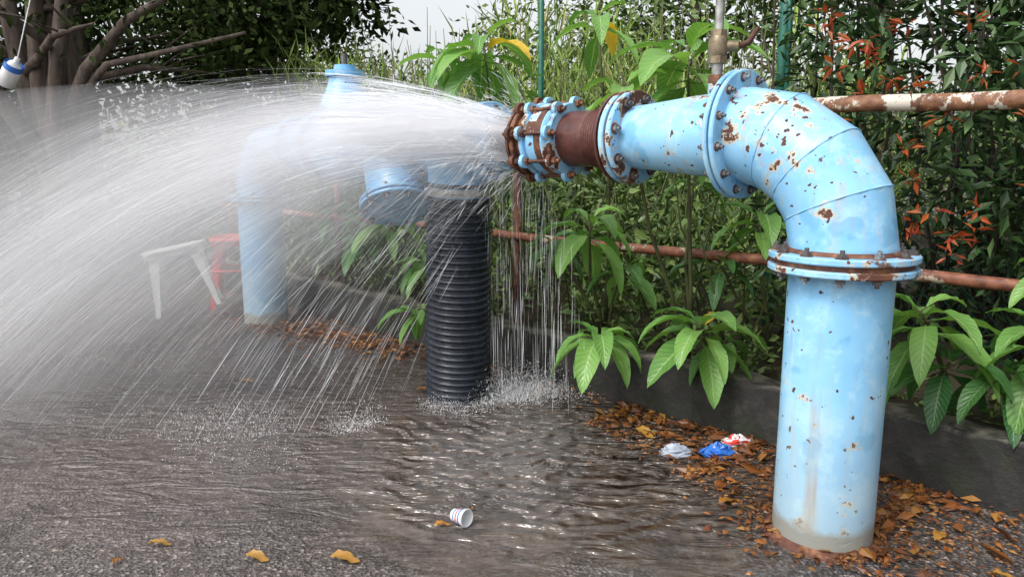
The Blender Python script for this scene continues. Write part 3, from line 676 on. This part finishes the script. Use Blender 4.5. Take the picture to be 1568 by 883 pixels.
# drifting fine mist (homogeneous scattering volume in a smooth lens-shaped body)
k=NM('fine_mist'); k.n.remove(k.b); vsn=k.n.new('ShaderNodeVolumeScatter'); vsn.inputs['Color'].default_value=(.97,.97,.99,1); vsn.inputs['Density'].default_value=.24; vsn.inputs['Anisotropy'].default_value=0
k.lk(vsn.outputs[0],k.out.inputs['Volume'])
def lens(name,c,r,rot):
    mb=MB(); vs=[];fs=[];N=20;K=32; Rm=Matrix.Rotation(rot,3,'Y')
    for i in range(N+1):
        for j in range(K):
            a_=math.pi*i/N; b_=2*math.pi*j/K; v=Rm@Vector((r[0]*math.sin(a_)*math.cos(b_),r[1]*math.sin(a_)*math.sin(b_),r[2]*math.cos(a_))); v=v+Vector(c); vs.append(v)
    for i in range(N):
        for j in range(K): fs.append((i*K+j,(i+1)*K+j,(i+1)*K+(j+1)%K,i*K+(j+1)%K))
    mb.add(vs,fs); mb.build(name,[k.mat],ws)
lens('mist_body',(-3.1,4.5,.85),(2.5,1.35,.80),-.16)
mb=MB()
def v_main(n,th):
    sp=4.6+1.1*rng.random(n)**.7; el=np.clip(rng.normal(.22,.11,n),-.15,.38); az=rng.normal(.06,.09,n)
    return -sp*np.cos(el)*np.cos(az),sp*np.sin(az),sp*np.sin(el)
def v_mid(n,th):
    sp=U(n,3.8,5.4); el=rng.uniform(-.25,.32,n); az=rng.normal(.05,.18,n)
    return -sp*np.cos(el)*np.cos(az),sp*np.sin(az),sp*np.sin(el)
def v_low(n,th):
    sp=U(n,2.6,4.2); el=-.1-.65*rng.random(n)**1.3; az=rng.normal(-.02,.22,n)
    return -sp*np.cos(el)*np.cos(az),sp*np.sin(az),sp*np.sin(el)
def v_burst(n,th):
    sp=U(n,.8,3.0); el=rng.uniform(-1.0,1.2,n); az=rng.normal(0,.6,n)
    return -sp*np.cos(el)*np.cos(az),sp*np.sin(az),sp*np.sin(el)
spray(mb,6000,J,.12,v_main,w=(.00010,.00028),dt=(.06,.14))
spray(mb,1500,J,.14,v_mid,w=(.00010,.00030),dt=(.04,.10))
spray(mb,620,J,.16,v_low,w=(.0003,.0010),dt=(.03,.06))
spray(mb,900,J,.15,v_burst,tmaxlim=.10,w=(.0008,.002),dt=(.015,.035))
spray(mb,2400,J,.10,v_main,tmaxlim=.14,w=(.001,.0022),dt=(.03,.06))
mb.build('droplet_streaks',[M['spray']],ws)
mb=MB()
for s_ in np.linspace(1.20,1.78,16):
    O=A(s_)
    def v_dr(n,th): return rng.normal(.02,.08,n),rng.normal(.62,.15,n),U(n,-.5,.1)
    spray(mb,int(12+50*rng.random()**2),O+Vector((0,0,-.13)),.05,v_dr,w=(.0004,.0012),dt=(.02,.08))
mb.build('water_curtain',[M['spray']])
mb=MB()
def splash(c,r,n,hv=1.2):
    n=int(n); a=rng.uniform(0,6.28,n); rr=r*rng.random(n)**.6; P=np.stack([c[0]+np.cos(a)*rr,c[1]+np.sin(a)*rr*.8,np.full(n,.004)],1)
    vz=rng.random(n)**2*hv+.25; va=rng.uniform(0,6.28,n); vh=rng.random(n)*.5
    t_=rng.random(n)*2*vz/G; V=[]; R=rng.normal(size=(n,3)); ex=rng.uniform(.004,.014,n); wd=rng.uniform(.0006,.0022,n)
    for k_ in range(3):
        s_=t_+ex*k_/2; p=P+np.stack([np.cos(va)*vh*s_,np.sin(va)*vh*s_,np.maximum(vz*s_-.5*G*s_**2,0)],1)
        vv=np.stack([np.cos(va)*vh,np.sin(va)*vh,vz-G*s_+.01],1); vv/=np.linalg.norm(vv,axis=1,keepdims=True)
        sd=np.cross(vv,R); sd/=np.linalg.norm(sd,axis=1,keepdims=True)+1e-9; tp=(.5,1,.4)[k_]
        V.append(p-sd*(wd*tp)[:,None]); V.append(p+sd*(wd*tp)[:,None])
    V=np.stack(V,1).reshape(-1,3); b=np.arange(n)[:,None]*6
    F=np.concatenate([b+np.array([[0,1,3,2]]),b+np.array([[2,3,5,4]])],0); mb.bulk(V,F,0,True)
for c_ in ((.0,4.05),(.13,3.98),(-.1,3.88),(.2,4.1),(.05,3.9)): splash(c_,.13,1700,1.8)
splash((.05,4.02),.36,2600,1.2); splash((-.30,3.76),.2,2200,.9); splash((.32,3.95),.2,600,1.0); splash((.0,3.6),.3,250,.8)
splash((-.80,3.45),.12,900,1.3); splash((-.70,3.52),.08,500,1.6); splash((-1.40,3.5),.35,2400,1.0); splash((-1.2,3.15),.35,700,.7); splash((-1.9,3.7),.5,700,.9)
splash((-2.6,4.6),.9,1000,.9); splash((-1.2,4.3),.7,500,.8)
mb.build('water_splash',[M['spray']])

# ------------------------------------------------------------------ light, sky, camera
Ld=Vector((-.60,-.50,.95)).normalized()
w=bpy.data.worlds.new('World'); scene.world=w; w.use_nodes=True; nt=w.node_tree
sky=nt.nodes.new('ShaderNodeTexSky'); sky.sky_type='NISHITA'; sky.sun_disc=False
sky.sun_elevation=math.asin(Ld.z); sky.sun_rotation=math.atan2(Ld.x,Ld.y); sky.dust_density=4; sky.air_density=1.2
hs=nt.nodes.new('ShaderNodeHueSaturation'); hs.inputs['Saturation'].default_value=.22; hs.inputs['Value'].default_value=1.65
nt.links.new(sky.outputs[0],hs.inputs['Color']); nt.links.new(hs.outputs[0],nt.nodes['Background'].inputs[0])
nt.nodes['Background'].inputs[1].default_value=.15
sl=bpy.data.lights.new('sun','SUN'); sl.energy=1.5; sl.angle=math.radians(12); sl.color=(1,.97,.92)
so=bpy.data.objects.new('sun',sl); scene.collection.objects.link(so); so.rotation_euler=Ld.to_track_quat('Z','Y').to_euler()
cam=bpy.data.cameras.new('camera'); cam.lens=26; cam.sensor_width=36; cam.clip_end=2000; cam.clip_start=.05
co=bpy.data.objects.new('camera',cam); scene.collection.objects.link(co); co.location=(0,0,1.3); co.rotation_euler=(math.radians(90-9.92),0,0)
scene.camera=co
